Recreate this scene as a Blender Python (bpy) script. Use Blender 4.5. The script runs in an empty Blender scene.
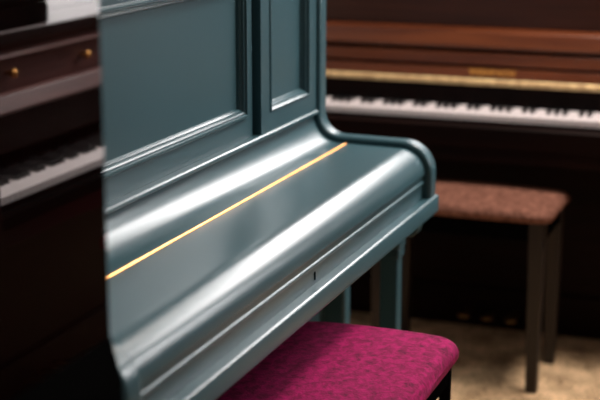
import bpy, bmesh, math, random
from mathutils import Vector, Matrix
random.seed(7)
C = bpy.context.scene.collection
CAMZ = 1.45

# ------------------------------------------------------------------ materials
def nmat(name):
    m = bpy.data.materials.new(name); m.use_nodes = True
    nt = m.node_tree
    return m, nt, nt.nodes['Principled BSDF']

def simple(name, col, rough=.5, metal=0, coat=0, coat_rough=.05, spec=.5, noise=0, nscale=8, bump=0, bscale=200, ior=1.5):
    m, nt, b = nmat(name)
    b.inputs['Roughness'].default_value = rough
    b.inputs['Metallic'].default_value = metal
    b.inputs['Coat Weight'].default_value = coat
    b.inputs['Coat Roughness'].default_value = coat_rough
    b.inputs['Specular IOR Level'].default_value = spec
    b.inputs['IOR'].default_value = ior
    b.inputs['Base Color'].default_value = (*col, 1)
    tc = nt.nodes.new('ShaderNodeTexCoord')
    if noise:
        n = nt.nodes.new('ShaderNodeTexNoise'); n.inputs['Scale'].default_value = nscale
        n.inputs['Detail'].default_value = 4
        nt.links.new(tc.outputs['Object'], n.inputs['Vector'])
        r = nt.nodes.new('ShaderNodeValToRGB')
        r.color_ramp.elements[0].position = .3; r.color_ramp.elements[1].position = .7
        r.color_ramp.elements[0].color = (*[c*(1-noise) for c in col], 1)
        r.color_ramp.elements[1].color = (*[min(1, c*(1+noise)) for c in col], 1)
        nt.links.new(n.outputs['Fac'], r.inputs['Fac'])
        nt.links.new(r.outputs['Color'], b.inputs['Base Color'])
    if bump:
        n = nt.nodes.new('ShaderNodeTexNoise'); n.inputs['Scale'].default_value = bscale
        nt.links.new(tc.outputs['Object'], n.inputs['Vector'])
        bp = nt.nodes.new('ShaderNodeBump'); bp.inputs['Strength'].default_value = bump
        bp.inputs['Distance'].default_value = .002
        nt.links.new(n.outputs['Fac'], bp.inputs['Height'])
        nt.links.new(bp.outputs['Normal'], b.inputs['Normal'])
    return m

def wood(name, c1, c2, rough=.3, coat=.3, axis=0, ior=1.5, coat_ior=1.5, coat_rough=.04, spec=.5):
    m, nt, b = nmat(name)
    tc = nt.nodes.new('ShaderNodeTexCoord')
    mp = nt.nodes.new('ShaderNodeMapping')
    s = [28, 28, 28]; s[axis] = 1.6
    mp.inputs['Scale'].default_value = s
    n = nt.nodes.new('ShaderNodeTexNoise'); n.inputs['Scale'].default_value = 1.5
    n.inputs['Detail'].default_value = 6; n.inputs['Distortion'].default_value = .6
    r = nt.nodes.new('ShaderNodeValToRGB')
    r.color_ramp.elements[0].position = .33; r.color_ramp.elements[1].position = .68
    r.color_ramp.elements[0].color = (*c1, 1); r.color_ramp.elements[1].color = (*c2, 1)
    nt.links.new(tc.outputs['Object'], mp.inputs['Vector'])
    nt.links.new(mp.outputs['Vector'], n.inputs['Vector'])
    nt.links.new(n.outputs['Fac'], r.inputs['Fac'])
    nt.links.new(r.outputs['Color'], b.inputs['Base Color'])
    b.inputs['Roughness'].default_value = rough
    b.inputs['Specular IOR Level'].default_value = spec
    b.inputs['Coat Weight'].default_value = coat
    b.inputs['Coat IOR'].default_value = coat_ior
    b.inputs['Coat Roughness'].default_value = coat_rough
    return m

def velvet(name, dark, light, nscale=55):
    m, nt, b = nmat(name)
    tc = nt.nodes.new('ShaderNodeTexCoord')
    n = nt.nodes.new('ShaderNodeTexNoise'); n.inputs['Scale'].default_value = nscale
    n.inputs['Detail'].default_value = 9; n.inputs['Roughness'].default_value = .72
    n.inputs['Distortion'].default_value = .5
    r = nt.nodes.new('ShaderNodeValToRGB')
    r.color_ramp.elements[0].position = .36; r.color_ramp.elements[1].position = .64
    r.color_ramp.elements[0].color = (*dark, 1); r.color_ramp.elements[1].color = (*light, 1)
    nt.links.new(tc.outputs['Object'], n.inputs['Vector'])
    nt.links.new(n.outputs['Fac'], r.inputs['Fac'])
    nt.links.new(r.outputs['Color'], b.inputs['Base Color'])
    b.inputs['Roughness'].default_value = .9
    b.inputs['Specular IOR Level'].default_value = .15
    b.inputs['Sheen Weight'].default_value = .05
    b.inputs['Sheen Roughness'].default_value = .35
    b.inputs['Sheen Tint'].default_value = (*[min(1, c*1.8+.02) for c in light], 1)
    n2 = nt.nodes.new('ShaderNodeTexNoise'); n2.inputs['Scale'].default_value = 220
    nt.links.new(tc.outputs['Object'], n2.inputs['Vector'])
    bp = nt.nodes.new('ShaderNodeBump'); bp.inputs['Strength'].default_value = .5; bp.inputs['Distance'].default_value = .002
    nt.links.new(n2.outputs['Fac'], bp.inputs['Height'])
    nt.links.new(bp.outputs['Normal'], b.inputs['Normal'])
    return m

M = {}
KNOBS = (-.19, .19)
M['teal'] = simple('teal_satin_paint', (.036, .090, .110), rough=.28, spec=.28, noise=.05, nscale=3)
M['mahogany_shaded'] = wood('mahogany_shaded', (.035, .009, .004), (.07, .019, .009), rough=.4, coat=.1)  # darker mahogany copy: the upper panel's weaker light is in the colour
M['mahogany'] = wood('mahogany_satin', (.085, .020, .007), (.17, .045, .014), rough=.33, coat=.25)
M['dark_mahogany'] = wood('dark_mahogany', (.005, .0014, .001), (.012, .003, .002), rough=.5, coat=0, spec=.1)
M['polish'] = wood('polished_dark_mahogany', (.0035, .0010, .0009), (.006, .0016, .0014), rough=.5, coat=1, coat_ior=3.0, coat_rough=.02, axis=2, spec=0)
M['ledge_highlight'] = simple('pink_brown_highlight', (.25, .11, .10), rough=.3, coat=.5)  # paler pink than the wood: highlight along the ledge painted as colour
M['brown_polish'] = wood('red_brown_polish', (.075, .022, .020), (.13, .042, .036), rough=.45, coat=.0)
M['lid_gloss'] = simple('glossy_brown_lid', (.075, .04, .042), rough=.5, coat=.0)
M['glint_brass'] = simple('glint_brass', (.86, .56, .28), rough=.5, metal=.3, noise=.35, nscale=45)  # bright, broken reflections on the hinge painted in as pale mottling
M['brass'] = simple('brass', (.72, .36, .11), rough=.32, metal=1, noise=.12, nscale=25)
M['brass_dull'] = simple('dull_brass', (.50, .30, .13), rough=.4, metal=1)
M['gold'] = simple('gold_lettering', (.62, .29, .06), rough=.5, metal=.1)
M['ivory'] = simple('white_key_plastic', (.93, .87, .89), rough=.25, spec=.5)
M['ebony'] = simple('black_key_plastic', (.006, .006, .007), rough=.25)
M['felt'] = simple('red_felt', (.12, .008, .01), rough=.95)
M['magenta'] = velvet('magenta_velvet', (.10, .0002, .026), (.38, .0005, .105))
M['crimson'] = velvet('crimson_velvet', (.30, .004, .02), (.5, .01, .05))
M['brown_velvet'] = velvet('brown_velour', (.09, .034, .022), (.32, .145, .10), nscale=55)
M['leg_wood'] = wood('dark_stool_wood', (.007, .003, .0015), (.018, .008, .004), rough=.5, coat=.05, axis=2)  # dark wood, darkened further for the teal piano's shadow
M['black'] = simple('black_iron', (.003, .003, .003), rough=1, spec=0)
M['wall'] = simple('painted_wall', (.22, .19, .17), rough=.9, noise=.05, bump=.1)
M['wall_light'] = simple('pale_painted_wall', (.30, .26, .26), rough=.9, noise=.04, bump=.1)
M['ceiling'] = simple('ceiling_paint', (.3, .28, .25), rough=.95, noise=.03)
M['trim'] = simple('trim_paint', (.6, .57, .53), rough=.5, noise=.03)
m, nt, b = nmat('window_glass')
b.inputs['Transmission Weight'].default_value = 1; b.inputs['Roughness'].default_value = 0; b.inputs['IOR'].default_value = 1.02
b.inputs['Base Color'].default_value = (.95, .97, 1, 1)
M['glass'] = m

def carpet():
    m, nt, b = nmat('beige_carpet')
    tc = nt.nodes.new('ShaderNodeTexCoord')
    n = nt.nodes.new('ShaderNodeTexNoise'); n.inputs['Scale'].default_value = 85; n.inputs['Detail'].default_value = 5
    n2 = nt.nodes.new('ShaderNodeTexNoise'); n2.inputs['Scale'].default_value = 9; n2.inputs['Detail'].default_value = 5
    mx = nt.nodes.new('ShaderNodeMath'); mx.operation = 'ADD'
    mm = nt.nodes.new('ShaderNodeMath'); mm.operation = 'MULTIPLY'; mm.inputs[1].default_value = .5
    r = nt.nodes.new('ShaderNodeValToRGB')
    r.color_ramp.elements[0].position = .36; r.color_ramp.elements[1].position = .62
    r.color_ramp.elements[0].color = (.20, .125, .065, 1); r.color_ramp.elements[1].color = (.92, .64, .38, 1)
    for a in (n, n2): nt.links.new(tc.outputs['Object'], a.inputs['Vector'])
    nt.links.new(n.outputs['Fac'], mx.inputs[0]); nt.links.new(n2.outputs['Fac'], mx.inputs[1])
    nt.links.new(mx.outputs[0], mm.inputs[0]); nt.links.new(mm.outputs[0], r.inputs['Fac'])
    nt.links.new(r.outputs['Color'], b.inputs['Base Color'])
    b.inputs['Roughness'].default_value = 1; b.inputs['Specular IOR Level'].default_value = .05
    bp = nt.nodes.new('ShaderNodeBump'); bp.inputs['Strength'].default_value = .8; bp.inputs['Distance'].default_value = .006
    nt.links.new(n.outputs['Fac'], bp.inputs['Height']); nt.links.new(bp.outputs['Normal'], b.inputs['Normal'])
    return m
M['carpet'] = carpet()

# ------------------------------------------------------------------ mesh helpers
def link(name, bm, mat, parent=None, smooth=35, bevel=0, seg=2):
    bmesh.ops.recalc_face_normals(bm, faces=bm.faces)
    me = bpy.data.meshes.new(name); bm.to_mesh(me); bm.free()
    o = bpy.data.objects.new(name, me); C.objects.link(o)
    me.materials.append(M[mat])
    if parent: o.parent = parent
    if bevel:
        md = o.modifiers.new('bevel', 'BEVEL'); md.width = bevel; md.segments = seg
        md.limit_method = 'ANGLE'; md.angle_limit = math.radians(40); md.harden_normals = False
    if smooth:
        for p in me.polygons: p.use_smooth = True
        me.set_sharp_from_angle(angle=math.radians(smooth))
    return o

def bx(bm, x0, x1, y0, y1, z0, z1):
    r = bmesh.ops.create_cube(bm, size=1)
    bmesh.ops.scale(bm, vec=(x1-x0, y1-y0, z1-z0), verts=r['verts'])
    bmesh.ops.translate(bm, vec=((x0+x1)/2, (y0+y1)/2, (z0+z1)/2), verts=r['verts'])
    return r['verts']

def box(name, mat, parent, x0, x1, y0, y1, z0, z1, bevel=.002):
    bm = bmesh.new(); bx(bm, x0, x1, y0, y1, z0, z1)
    return link(name, bm, mat, parent, bevel=bevel)

def prof(bm, pts, x0, x1):
    """extrude a closed (y,z) profile along x"""
    a = [bm.verts.new((x0, y, z)) for y, z in pts]
    b = [bm.verts.new((x1, y, z)) for y, z in pts]
    n = len(pts)
    for i in range(n):
        bm.faces.new((a[i], a[(i+1) % n], b[(i+1) % n], b[i]))
    bm.faces.new(a); bm.faces.new(b[::-1])

def profile(name, mat, parent, pts, x0, x1, smooth=35, bevel=0, seg=2):
    bm = bmesh.new(); prof(bm, pts, x0, x1)
    return link(name, bm, mat, parent, smooth=smooth, bevel=bevel, seg=seg)

def arc(cy, cz, r, a0, a1, n=10, rz=None):
    rz = rz or r
    return [(cy + r*math.cos(math.radians(a0+(a1-a0)*i/n)), cz + rz*math.sin(math.radians(a0+(a1-a0)*i/n))) for i in range(n+1)]

def cyl(bm, p, q, r, seg=20, r2=None):
    p = Vector(p); q = Vector(q); d = q-p
    res = bmesh.ops.create_cone(bm, cap_ends=True, segments=seg, radius1=r, radius2=r if r2 is None else r2, depth=d.length)
    rot = d.to_track_quat('Z', 'Y').to_matrix().to_4x4()
    bmesh.ops.transform(bm, matrix=Matrix.Translation((p+q)/2) @ rot, verts=res['verts'])
    return res['verts']

def frame_sweep(bm, x0, x1, z0, z1, y, prf):
    """mitred moulding round a rectangle. prf = [(inset, forward)]"""
    rings = []
    for ins, f in prf:
        rings.append([bm.verts.new(v) for v in ((x0+ins, y-f, z0+ins), (x1-ins, y-f, z0+ins), (x1-ins, y-f, z1-ins), (x0+ins, y-f, z1-ins))])
    n = len(rings)
    for i in range(n):
        a, b = rings[i], rings[(i+1) % n]
        for k in range(4):
            bm.faces.new((a[k], a[(k+1) % 4], b[(k+1) % 4], b[k]))

def empty(name, loc=(0, 0, 0), rz=0):
    o = bpy.data.objects.new(name, None); C.objects.link(o)
    o.location = loc; o.rotation_euler = (0, 0, rz); o.empty_display_size = .1
    return o
def tag(o, label=None, cat=None, group=None, kind=None):
    if label: o['label'] = label
    if cat: o['category'] = cat
    if group: o['group'] = group
    if kind: o['kind'] = kind
    return o

# ------------------------------------------------------------------ room
def struct(name, mat, *b):
    return tag(box(name, mat, None, *b, bevel=0), kind='structure')
X0, X1, Y0, Y1, H = -2.6, 5.3, -2.3, 1.85, 2.9
struct('floor', 'carpet', X0, X1, Y0, Y1, -.05, 0)
struct('ceiling', 'ceiling', X0, X1, Y0, Y1, H, H+.05)
struct('wall_left', 'wall', X0, X1, Y1, Y1+.1, 0, H)
struct('wall_right', 'wall_light', X0, X1, Y0-.1, Y0, 0, H)
struct('wall_near', 'wall', X0-.1, X0, Y0-.1, Y1+.1, 0, H)
# far wall with a window opening
WY0, WY1, WZ0, WZ1 = -.65, 1.25, 1.62, 2.62
DY0, DY1, DZ1 = -1.95, -.85, 2.05
bm = bmesh.new()
bx(bm, X1, X1+.1, Y0-.1, DY0, 0, H); bx(bm, X1, X1+.1, DY1, WY0, 0, H); bx(bm, X1, X1+.1, DY0, DY1, DZ1, H); bx(bm, X1, X1+.1, WY1, Y1+.1, 0, H)
bx(bm, X1, X1+.1, WY0, WY1, 0, WZ0); bx(bm, X1, X1+.1, WY0, WY1, WZ1, H)
tag(link('wall_far', bm, 'wall', smooth=0), kind='structure')
bm = bmesh.new()
bx(bm, X1-.03, X1+.08, WY0-.06, WY0+.03, WZ0-.06, WZ1+.06); bx(bm, X1-.03, X1+.08, WY1-.03, WY1+.06, WZ0-.06, WZ1+.06)
bx(bm, X1-.03, X1+.08, WY0, WY1, WZ1-.03, WZ1+.06); bx(bm, X1-.07, X1+.08, WY0-.06, WY1+.06, WZ0-.06, WZ0+.01)
w = tag(link('window_1', bm, 'trim', smooth=0), kind='structure')
box('pane', 'glass', w, X1+.045, X1+.05, WY0+.03, WY1-.03, WZ0, WZ1-.03, bevel=0)
bm = bmesh.new()
bx(bm, X1-.02, X1+.06, DY0, DY0+.07, 0, DZ1); bx(bm, X1-.02, X1+.06, DY1-.07, DY1, 0, DZ1)
bx(bm, X1-.02, X1+.06, DY0+.07, DY1-.07, DZ1-.07, DZ1); bx(bm, X1-.02, X1+.06, DY0+.07, DY1-.07, 0, .15)
w = tag(link('added_door_1', bm, 'trim', smooth=0), kind='structure')  # unseen glazed door, added as a bright area for the teal panel
box('pane', 'glass', w, X1+.015, X1+.02, DY0+.07, DY1-.07, .15, DZ1-.07, bevel=0)
struct('baseboard_left', 'trim', X0, X1, Y1-.015, Y1, 0, .12)
struct('baseboard_right', 'trim', X0, X1, Y0, Y0+.015, 0, .12)
struct('baseboard_far', 'trim', X1-.015, X1, DY1, Y1-.015, 0, .12)

# ------------------------------------------------------------------ teal piano
GX0, GX1 = 1.56, 3.10          # outer width
CK = .050                       # cheek thickness
IX0, IX1 = GX0+CK, GX1-CK
YB = 1.60                       # back
g = empty('upright_piano', ((GX0+GX1)/2, 1.2, 0))
tag(g, 'teal painted upright piano with a long brass lid hinge and panelled front', 'piano')
ox, oy = (GX0+GX1)/2, 1.2
class T:      # build in world coordinates, then shift back under the Empty
    pass
teal_parts = []
def keep(o):
    o.location = (-ox, -oy, 0); teal_parts.append(o); return o

def lid_profile(off=0., top=.885):
    """surface line from the panel foot forward over lid to the key slip; off pushes it outward"""
    p = []
    yc = 1.118
    R = .066-off
    p += [(yc-off, top)]
    cy, cz = yc-off-R, .8135+off+R         # concave cove
    p += arc(cy, cz, R, 0, -90, 12)
    r = .058+off
    ycv, zcv = .906, .8115-.058
    p += arc(ycv, zcv, r, 90, 180, 14, rz=r)
    return p
# side cheeks: outline stands 12 mm proud of the lid
def cheek(x0, x1):
    L = lid_profile(.014, 1.0)
    pts = [(YB, 0.0), (YB, 1.285), (L[0][0]-.0, 1.285)] + L
    yf = L[-1][0]
    pts += [(yf, .712), (yf+.004, .660), (1.04, .658), (1.04, .10), (1.00, .085), (1.00, 0.0)]
    return keep(profile('side_panel', 'teal', g, pts, x0, x1, bevel=.009, seg=4))
cheek(GX0, IX0); cheek(IX1, GX1)
# raised rounded rim line inside the cheeks is the bevel; key bed rail across the whole width
rail = [(.905, .655), (.832, .655), (.829, .658), (.829, .6915), (.8305, .6942), (.8335, .6960), (.837, .6965), (.858, .6965), (.905, .6965)]
keep(profile('key_rail', 'teal', g, rail, GX0-.006, GX1+.006, bevel=.002))
# keybed under the rail, dark wood standing in for the shade there
keep(box('keybed', 'leg_wood', g, IX0, IX1, .93, 1.14, .60, .652))
# lower trim below the rail ends
for xa in (GX0+.05, GX1-.092):
    pp = [(.85, .655), (.85, .636), (.855, .622), (.866, .614), (.92, .614), (.92, .655)]
    keep(profile('cheek_foot', 'teal', g, pp, xa, xa+.042, bevel=.003))
# key slip (front vertical board) with a bead and keyhole
slip = [(.852, .690), (.852, .752), (.90, .752), (.90, .690)]
ks = keep(profile('key_slip', 'teal', g, slip, IX0, IX1))
bm = bmesh.new()
prof(bm, [(.8535, .730)] + arc(.8530, .7345, .0048, -90, -270, 8) + [(.8535, .739)], IX0+.012, IX1-.005)
bd = link('bead_moulding', bm, 'teal', ks)
bm = bmesh.new()
cyl(bm, (2.33, .853, .7175), (2.33, .8505, .7175), .0032, 16)
bx(bm, 2.33-.0014, 2.33+.0014, .8505, .853, .705, .7170)
link('keyhole', bm, 'black', ks)
# fallboard in two leaves joined by the hinge at y=1.036
L = lid_profile(0.)
HY = 1.036
back = [p for p in L if p[0] > HY+.005]
front = [p for p in L if p[0] < HY-.005]
bk = back + [(HY+.0045, .8135), (HY+.0045, .797), (1.13, .797), (1.13, .885)]
keep(profile('fallboard_rear', 'teal', g, bk, IX0+.002, IX1-.002))
fr = [(HY-.0045, .797), (HY-.0045, .8135)] + front + [(.849, .752), (.866, .752), (.866, .775), (.90, .797)]
keep(profile('fallboard_front', 'teal', g, fr, IX0+.002, IX1-.002))
bm = bmesh.new()
bx(bm, IX0+.004, IX1-.004, HY-.0044, HY+.0044, .806, .8138)
n = 34
wseg = (IX1-IX0-.01)/n
for i in range(n):
    xs = IX0+.005+i*wseg
    cyl(bm, (xs+.0006, HY, .8138), (xs+wseg-.0006, HY, .8138), .0030, 10)
keep(link('piano_hinge', bm, 'brass', g))

# upper front
YF = 1.125
PZ0, PZ1 = .888, 1.262
SPL = .013    # pilaster stands forward
xL0, xL1 = 1.935, 2.695      # centre section
def panel_section(name, x0, x1, z0, z1, yf, px0, px1, pz0, pz1, rec, prf):
    bm = bmesh.new()
    bx(bm, x0, px0, yf, yf+.03, z0, z1); bx(bm, px1, x1, yf, yf+.03, z0, z1)
    bx(bm, px0, px1, yf, yf+.03, z0, pz0); bx(bm, px0, px1, yf, yf+.03, pz1, z1)
    fr = keep(link(name, bm, 'teal', g, smooth=0))
    p = box('inset_panel', 'teal', fr, px0-.004, px1+.004, yf+rec, yf+rec+.01, pz0-.004, pz1+.004, bevel=0)
    bm = bmesh.new(); frame_sweep(bm, px0, px1, pz0, pz1, yf, prf)
    link('panel_moulding', bm, 'teal', fr, smooth=8)
bol = [(-.004, 0), (-.004, .004), (-.001, .0065), (.003, .0065), (.0045, .004), (.0055, .0015), (.0075, .003), (.0100, .0015), (.0115, -.003),
       (.0135, -.0025), (.0165, -.006), (.0175, -.012), (-.001, -.012)]
panel_section('centre_panel_frame', xL0, xL1, PZ0, PZ1, YF, 1.996, 2.658, .936, 1.212, .011, bol)
bol2 = [(-.002, 0), (-.002, .002), (.002, .003), (.004, .000), (.006, -.003), (.009, -.004), (.013, -.011), (.015, -.012), (.0165, -.016), (-.001, -.016)]
for (a, b_, c, d) in ((2.713, 3.052, 2.765, 2.997), (1.608, 1.917, 1.665, 1.885)):
    panel_section('pilaster_panel_frame', a, b_, PZ0, PZ1, YF-SPL, c, d, .930, 1.225, .015, bol2)
# dark backing seen in the joints
keep(box('front_backing', 'teal', g, IX0, IX1, YF+.035, YF+.05, PZ0, PZ1, bevel=0))
# bead strip at foot of the upper front
st = [(1.108, .8765), (1.1055, .8795), (1.1055, .8845), (1.109, .8875), (1.15, .8875), (1.15, .8765)]
keep(profile('foot_bead', 'teal', g, st, IX0, IX1, bevel=.001))
# lid and back
lidp = [(1.09, 1.287), (1.085, 1.293), (1.085, 1.305), (1.092, 1.312), (1.61, 1.312), (1.61, 1.287)]
keep(profile('top_lid', 'teal', g, lidp, GX0-.01, GX1+.01, bevel=.002))
keep(box('back_board', 'black', g, IX0, IX1, 1.57, 1.59, .05, 1.28))
# lower case
keep(box('lower_panel', 'teal', g, IX0, IX1, 1.09, 1.11, .12, .60))
keep(box('plinth', 'teal', g, IX0, IX1, 1.06, 1.12, 0, .12))
# legs below the key bed
for xa in (GX0+.008, GX1-.062):
    bm = bmesh.new()
    ya = .905
    bx(bm, xa+.006, xa+.048, ya+.004, ya+.046, .055, .555)
    bx(bm, xa, xa+.054, ya-.002, ya+.052, .572, .598)
    bx(bm, xa+.002, xa+.052, ya, ya+.05, .548, .572)
    bx(bm, xa-.002, xa+.056, ya-.006, ya+.105, 0, .055)
    keep(link('leg', bm, 'teal', g, bevel=.003))
for i in (-1, 0, 1):
    bm = bmesh.new()
    xx = 2.33+i*.075
    bx(bm, xx-.011, xx+.011, 1.0, 1.10, .055, .062)
    cyl(bm, (xx, .995, .055), (xx, .995, .063), .018, 20)
    keep(link('pedal', bm, 'brass_dull', g, bevel=.002))

# ------------------------------------------------------------------ wooden pianos
def keyboard(root, zt=.735, back=.150):
    P = .0235; n = 52; x0 = -n*P/2
    bm = bmesh.new(); bx(bm, -P/2+.0006, P/2-.0006, 0, back, zt-.020, zt)
    wk = link('white_key', bm, 'ivory', root, bevel=.0012)
    wk.location.x = x0+P/2
    for i in range(1, n):
        k = wk.copy(); C.objects.link(k); k.parent = root; k.location.x = x0+P*(i+.5)
    pts = [(.060, zt-.002), (.064, zt+.011), (back, zt+.012), (back, zt-.002)]
    bk = profile('black_key', 'ebony', root, pts, -.0055, .0055, bevel=.001)
    first = True
    # keyboard starts on A : white index 0=A,1=B,2=C...
    names = 'ABCDEFG'
    for i in range(n-1):
        if names[i % 7] in 'ACDFG':
            x = x0+P*(i+1)
            if first: bk.location.x = x; first = False
            else:
                k = bk.copy(); C.objects.link(k); k.parent = root; k.location.x = x

def wood_piano(label, loc, rz, W=1.48, top=1.20, m1='mahogany', m2='dark_mahogany', style='desk', text=None, group=None, kz=0):
    r = empty('upright_piano', loc, rz)
    tag(r, label, 'piano', group)
    h = W/2; c = .045
    ci = h-c
    # side with arm
    arm = [(.55, 0), (.55, top-.03), (.225, top-.03), (.225, .93), (.20, .88), (.17, .84)] + [(.02, .80)] + arc(.0, .77, .045, 90, 180, 6) + \
          [(-.045, .60), (.22, .60), (.22, 0)]
    for s in (-h, ci):
        profile('side_panel', m2, r, arm, s, s+c, bevel=.004)
    box('keybed', m2, r, -ci, ci, -.03, .30, .60, .655)
    # key slip
    profile('key_slip', m2 if style == 'desk' else 'black', r, [(-.035, .645), (-.035, .700+kz), (-.028, .708+kz), (-.012, .708+kz), (-.012, .645)], -ci, ci, bevel=.001)
    keyboard(r, .735+kz)
    for s in (-1, 1):
        a, b2 = sorted((s*.6125, s*ci))
        box('key_block', m2, r, a, b2, -.012, .15, .655, .742, bevel=.003)
    if style == 'desk':
        box('fallboard_lower', m2, r, -ci, ci, .151, .166, .742, .800)
        bm = bmesh.new(); bx(bm, -ci, ci, .140, .152, .797, .806)
        cyl(bm, (-ci, .146, .806), (ci, .146, .806), .0105, 16)
        link('piano_hinge', bm, 'glint_brass', r)
        profile('name_board', m1, r, [(.150, .817), (.156, .845), (.18, .845), (.18, .817)], -ci, ci, bevel=.001)
        profile('fallboard_leaf', m1, r, [(.172, .850), (.160, .856), (.164, .888), (.174, .891), (.20, .891), (.20, .848)], -ci+.03, ci-.03, bevel=.002)
        profile('music_ledge', m1, r, [(.200, .897), (.165, .902), (.160, .910), (.178, .952), (.20, .960), (.235, .960), (.235, .897)], -ci, ci, bevel=.003)
        box('front_recess', m2, r, -ci, ci, .19, .24, .80, .897)
        box('upper_panel', 'mahogany_shaded', r, -ci, ci, .235, .255, .960, top-.03)
    else:
        box('fallboard_lower', m2, r, -ci, ci, .168, .180, .742, .840)
        profile('fallboard_leaf', m1, r, [(.152, .842), (.148, .848), (.166, .886), (.19, .888), (.19, .842)], -ci, ci, bevel=.002)
        box('upper_panel', m1, r, -ci, ci, .215, .235, .860, .968)
        profile('music_ledge', 'ledge_highlight', r, [(.205, .966), (.196, .970), (.199, .978), (.212, .984), (.24, .984), (.24, .966)], -ci, ci)
        box('upper_rail', m1, r, -ci, ci, .220, .240, .984, top-.03)
        profile('lid_front_edge', m2, r, [(.186, top-.028), (.186, top-.002), (.1945, top-.002), (.1945, top-.028)], -h-.01, h+.01)
        box('lid_hinge_line', m2, r, -h-.01, h+.01, .372, .382, top-.002, top+.0008, bevel=0)
        for xk in KNOBS:
            bm = bmesh.new()
            cyl(bm, (xk, .216, .928), (xk, .200, .928), .006, 16)
            v = bmesh.ops.create_uvsphere(bm, u_segments=14, v_segments=8, radius=.0115)['verts']
            bmesh.ops.translate(bm, vec=(xk, .196, .928), verts=v)
            link('brass_knob', bm, 'brass', r)
    if text:
        cu = bpy.data.curves.new('lettering', 'FONT'); cu.body = text; cu.size = .0245; cu.align_x = 'CENTER'
        cu.extrude = .0006; cu.space_character = 1.12; cu.offset = .0010
        tmp = bpy.data.objects.new('lettering', cu); C.objects.link(tmp)
        dg = bpy.context.evaluated_depsgraph_get()
        me = bpy.data.meshes.new_from_object(tmp.evaluated_get(dg))
        bpy.data.objects.remove(tmp)
        t = bpy.data.objects.new('lettering', me); C.objects.link(t); me.materials.clear(); me.materials.append(M['gold'])
        t.parent = r; t.location = (0, .1462, .8270); t.rotation_euler = (math.radians(78), 0, 0)
        t['label'] = 'gold maker lettering'
    # top
    profile('top_lid', 'lid_gloss' if style != 'desk' else m1, r, [(.195, top-.03), (.188, top-.024), (.188, top-.006), (.196, top), (.56, top), (.56, top-.03)], -h-.012, h+.012, bevel=.002)
    box('back_board', 'black', r, -ci, ci, .52, .54, .05, top-.03)
    box('lower_panel', m2, r, -ci, ci, .285, .305, .13, .60)
    box('plinth', m2, r, -ci, ci, .27, .31, 0, .13)
    for s in (-1, 1):
        bm = bmesh.new(); xx = s*(h-.03)
        bx(bm, xx-.028, xx+.028, .0, .056, .06, .60); bx(bm, xx-.033, xx+.033, -.02, .25, 0, .06)
        link('leg', bm, m2, r, bevel=.004)
    for i in (-1, 0, 1):
        bm = bmesh.new(); xx = i*.075
        bx(bm, xx-.010, xx+.010, .19, .29, .055, .062)
        cyl(bm, (xx, .19, .054), (xx, .19, .063), .018, 20)
        link('pedal', bm, 'brass_dull', r, bevel=.002)
    return r

wood_piano('brown mahogany upright piano with open keyboard behind the dark stool', (3.965, .945, 0), math.radians(-90),
           top=1.20, text='WEINBACH')
wood_piano('red-brown upright piano across the aisle, seen mirrored in the polished dark panel', (3.25, -.16, 0), math.radians(180),
           W=1.38, top=1.035, m1='brown_polish', style='knobs', kz=-.027)

# ------------------------------------------------------------------ polished dark piano at the left edge
LX1, LY = 1.435, .786
d = empty('upright_piano', (LX1-.74, LY+.2, 0))
tag(d, 'nearly black polished mahogany upright piano cropped at the left edge', 'piano')
def kd(o):
    o.location = (-(LX1-.74), -(LY+.2), 0); return o
LX0 = LX1-1.48
BKY = LY+.35
side = [(BKY, 0), (BKY, 1.40), (LY+.021, 1.40), (LY+.021, .79)] + \
       [(LY-.02, .782)] + arc(LY-.225, .737, .045, 90, 180, 6) + [(LY-.27, .60), (LY-.03, .60), (LY-.03, 0)]
for a, b_ in ((LX0, LX0+.045), (LX1-.045, LX1)):
    kd(profile('side_panel', 'polish', d, side, a, b_, bevel=.002))
kd(box('upper_panel', 'polish', d, LX0, LX1, LY, LY+.02, .885, 1.40, bevel=.0015))
kd(profile('panel_ledge', 'black', d, [(LY, .893), (LY-.004, .878), (LY-.009, .855), (LY-.0145, .835), (LY-.0145, .79), (LY+.02, .79), (LY+.02, .893)], LX0, LX1))
kd(profile('fallboard', 'polish', d, [(LY+.02, .79), (LY-.015, .785), (LY-.20, .775)] + arc(LY-.205, .745, .035, 90, 180, 6) + [(LY-.24, .715), (LY-.20, .715), (LY+.02, .75)], LX0+.047, LX1-.047))
kd(box('keybed', 'polish', d, LX0+.045, LX1-.045, LY-.255, LY+.05, .60, .712))
kd(box('top_lid', 'polish', d, LX0-.012, LX1+.012, LY-.03, BKY+.01, 1.40, 1.43))
kd(box('lower_panel', 'polish', d, LX0+.045, LX1-.045, LY+.05, LY+.07, .12, .60))
kd(box('plinth', 'polish', d, LX0+.045, LX1-.045, LY+.03, LY+.08, 0, .12))
kd(box('back_board', 'black', d, LX0+.045, LX1-.045, BKY-.03, BKY-.01, .05, 1.39))
for xx in (LX0+.03, LX1-.03):
    bm = bmesh.new(); bx(bm, xx-.026, xx+.026, LY-.235, LY-.18, .06, .60); bx(bm, xx-.03, xx+.03, LY-.26, LY-.03, 0, .06)
    kd(link('leg', bm, 'polish', d, bevel=.004))
for i in (-1, 0, 1):
    bm = bmesh.new(); xx = LX1-.74+i*.075
    bx(bm, xx-.01, xx+.01, LY-.05, LY+.055, .055, .062); cyl(bm, (xx, LY-.05, .054), (xx, LY-.05, .063), .018, 20)
    kd(link('pedal', bm, 'brass_dull', d, bevel=.002))

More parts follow.
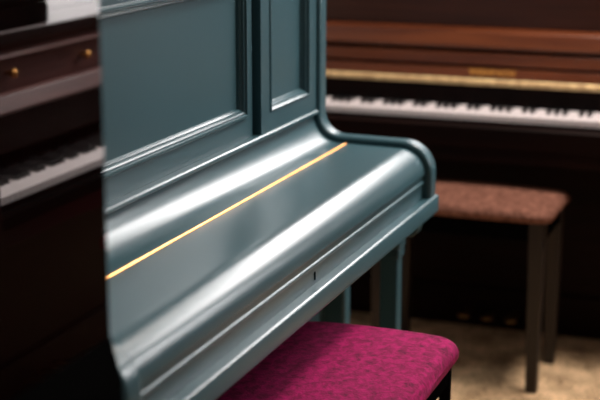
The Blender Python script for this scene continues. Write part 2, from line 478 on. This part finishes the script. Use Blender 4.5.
# ------------------------------------------------------------------ stools
def stool(label, cx, cy, L, W, top, mat, rz=0, pad=.055, leg=.038, group=None, frame='leg_wood', dome=.012, loc_leg=.0):
    r = empty('piano_stool', (cx, cy, 0), rz); tag(r, label, 'stool', group)
    # cushion: rounded, softly domed pad
    bm = bmesh.new()
    NX, NY = 40, 26
    rc = .045
    def outline(u, v, inset, z):
        pass
    grid = {}
    def pt(i, j):
        u = -1+2*i/NX; v = -1+2*j/NY
        x, y = u*L/2, v*W/2
        # squircle corner
        ax, ay = abs(x)-(L/2-rc), abs(y)-(W/2-rc)
        if ax > 0 and ay > 0:
            dd = math.hypot(ax, ay); mx = max(ax, ay)
            k = mx/dd
            x = math.copysign(L/2-rc+ax*k, x); y = math.copysign(W/2-rc+ay*k, y)
        e = min(L/2-abs(u*L/2), W/2-abs(v*W/2))
        er = .022
        drop = 0 if e >= er else er-math.sqrt(max(0, er*er-(er-e)**2))
        z = top - dome*(abs(u)**2.6*.6+abs(v)**2.6*.6) - drop
        return x, y, z
    for i in range(NX+1):
        for j in range(NY+1):
            # concentrate samples near edges
            ii = NX/2*(1-math.cos(math.pi*i/NX)); jj = NY/2*(1-math.cos(math.pi*j/NY))
            grid[i, j] = bm.verts.new(pt(ii, jj))
    for i in range(NX):
        for j in range(NY):
            bm.faces.new((grid[i, j], grid[i+1, j], grid[i+1, j+1], grid[i, j+1]))
    loop = [(i, 0) for i in range(NX)] + [(NX, j) for j in range(NY)] + [(i, NY) for i in range(NX, 0, -1)] + [(0, j) for j in range(NY, 0, -1)]
    prev = [grid[k] for k in loop]
    for (zz, sc) in ((top-pad*.62, 1.004), (top-pad*.88, 1.0), (top-pad, .985)):
        cur = []
        for k in loop:
            co = grid[k].co
            cur.append(bm.verts.new((co.x*sc, co.y*sc, zz)))
        n = len(loop)
        for q in range(n):
            bm.faces.new((prev[q], prev[(q+1) % n], cur[(q+1) % n], cur[q]))
        prev = cur
    bm.faces.new(prev)
    link('seat_cushion', bm, mat, r, smooth=60)
    bm = bmesh.new()
    zb = top-pad
    li = .018+loc_leg
    for s in (-1, 1):
        bx(bm, -L/2+li+leg, L/2-li-leg, s*(W/2-li-.012)-.010, s*(W/2-li-.012)+.010, zb-.055, zb-.002)
        bx(bm, s*(L/2-li-.012)-.010, s*(L/2-li-.012)+.010, -W/2+li+leg, W/2-li-leg, zb-.055, zb-.002)
    link('apron', bm, 'black', r, bevel=.002)  # black apron: shadow below the cushion put into the colour
    for sx in (-1, 1):
        for sy in (-1, 1):
            bm = bmesh.new()
            cxl, cyl_ = sx*(L/2-li-leg/2), sy*(W/2-li-leg/2)
            v = bx(bm, cxl-leg/2, cxl+leg/2, cyl_-leg/2, cyl_+leg/2, 0, zb)
            for q in v:
                if q.co.z < .01:
                    q.co.x += (cxl-q.co.x)*.28; q.co.y += (cyl_-q.co.y)*.28
            link('leg', bm, frame, r, bevel=.003)
    return r
stool('magenta velvet piano stool with thin black legs, tucked under the teal piano', 2.375, .83, .56, .36, .528, 'magenta', pad=.05, leg=.022, frame='black', dome=.014)
stool('brown velour piano stool with tall dark wooden legs in front of the brown piano', 3.855, .940, .335, .53, .532, 'brown_velvet', pad=.038, leg=.044)
stool('crimson velvet piano stool across the aisle, seen only as a reflection', 3.36, -.02, .5, .30, .52, 'crimson', pad=.05)

r = empty('carrying_case', (3.13, -.44, 1.036), 0)
tag(r, 'small black case on the piano across the aisle, a reflection', 'case')
box('body', 'black', r, -.13, .13, -.075, .075, 0, .055, bevel=.006)
box('case_lid', 'black', r, -.131, .131, -.076, .076, .056, .075, bevel=.006)
# ------------------------------------------------------------------ light
def area(name, loc, target, sx, sy, power, col=(1, 1, 1)):
    ld = bpy.data.lights.new(name, 'AREA'); ld.shape = 'RECTANGLE'; ld.size = sx; ld.size_y = sy
    ld.energy = power; ld.color = col
    o = bpy.data.objects.new(name, ld); C.objects.link(o); o.location = loc
    o.rotation_euler = (Vector(target)-Vector(loc)).to_track_quat('-Z', 'Y').to_euler()
    return o
area('window_light', (X1-.12, (WY0+WY1)/2, (WZ0+WZ1)/2), (2.6, .6, .8), 1.9, .50, 92, (1, .96, .95))
area('panel_fill_light', (X1-.06, (DY0+DY1)/2, 1.6), (2.3, 1.1, 1.15), 1.0, .75, 46, (1, .97, .96))  # added fill at the unseen door, lightens the teal upper panel
area('ceiling_lamp', (1.2, -.9, H-.06), (1.2, -.9, 0), 1.2, .4, 4, (1, .90, .82))
area('ceiling_lamp_far', (3.75, .2, H-.06), (3.75, .2, 0), .9, .4, 66, (1, .88, .8))
wd = bpy.data.worlds.new('world'); bpy.context.scene.world = wd; wd.use_nodes = True
bg = wd.node_tree.nodes['Background']
sky = wd.node_tree.nodes.new('ShaderNodeTexSky'); sky.sky_type = 'HOSEK_WILKIE'
wd.node_tree.links.new(sky.outputs['Color'], bg.inputs['Color']); bg.inputs['Strength'].default_value = .08

# ------------------------------------------------------------------ camera
th = math.atan(340/1417); ph = math.radians(20.7)
F = Vector((math.cos(ph)*math.cos(th), math.sin(ph)*math.cos(th), -math.sin(th)))
cam = bpy.data.cameras.new('camera'); co = bpy.data.objects.new('camera', cam); C.objects.link(co)
co.location = (0, 0, CAMZ); co.rotation_euler = F.to_track_quat('-Z', 'Y').to_euler()
cam.sensor_width = 36; cam.lens = 1417/600*36; cam.clip_start = .05
cam.dof.use_dof = True; cam.dof.focus_distance = 2.62; cam.dof.aperture_fstop = 2.8
bpy.context.scene.camera = co
sc = bpy.context.scene
sc.view_settings.view_transform = 'Standard'
sc.view_settings.look = 'None'
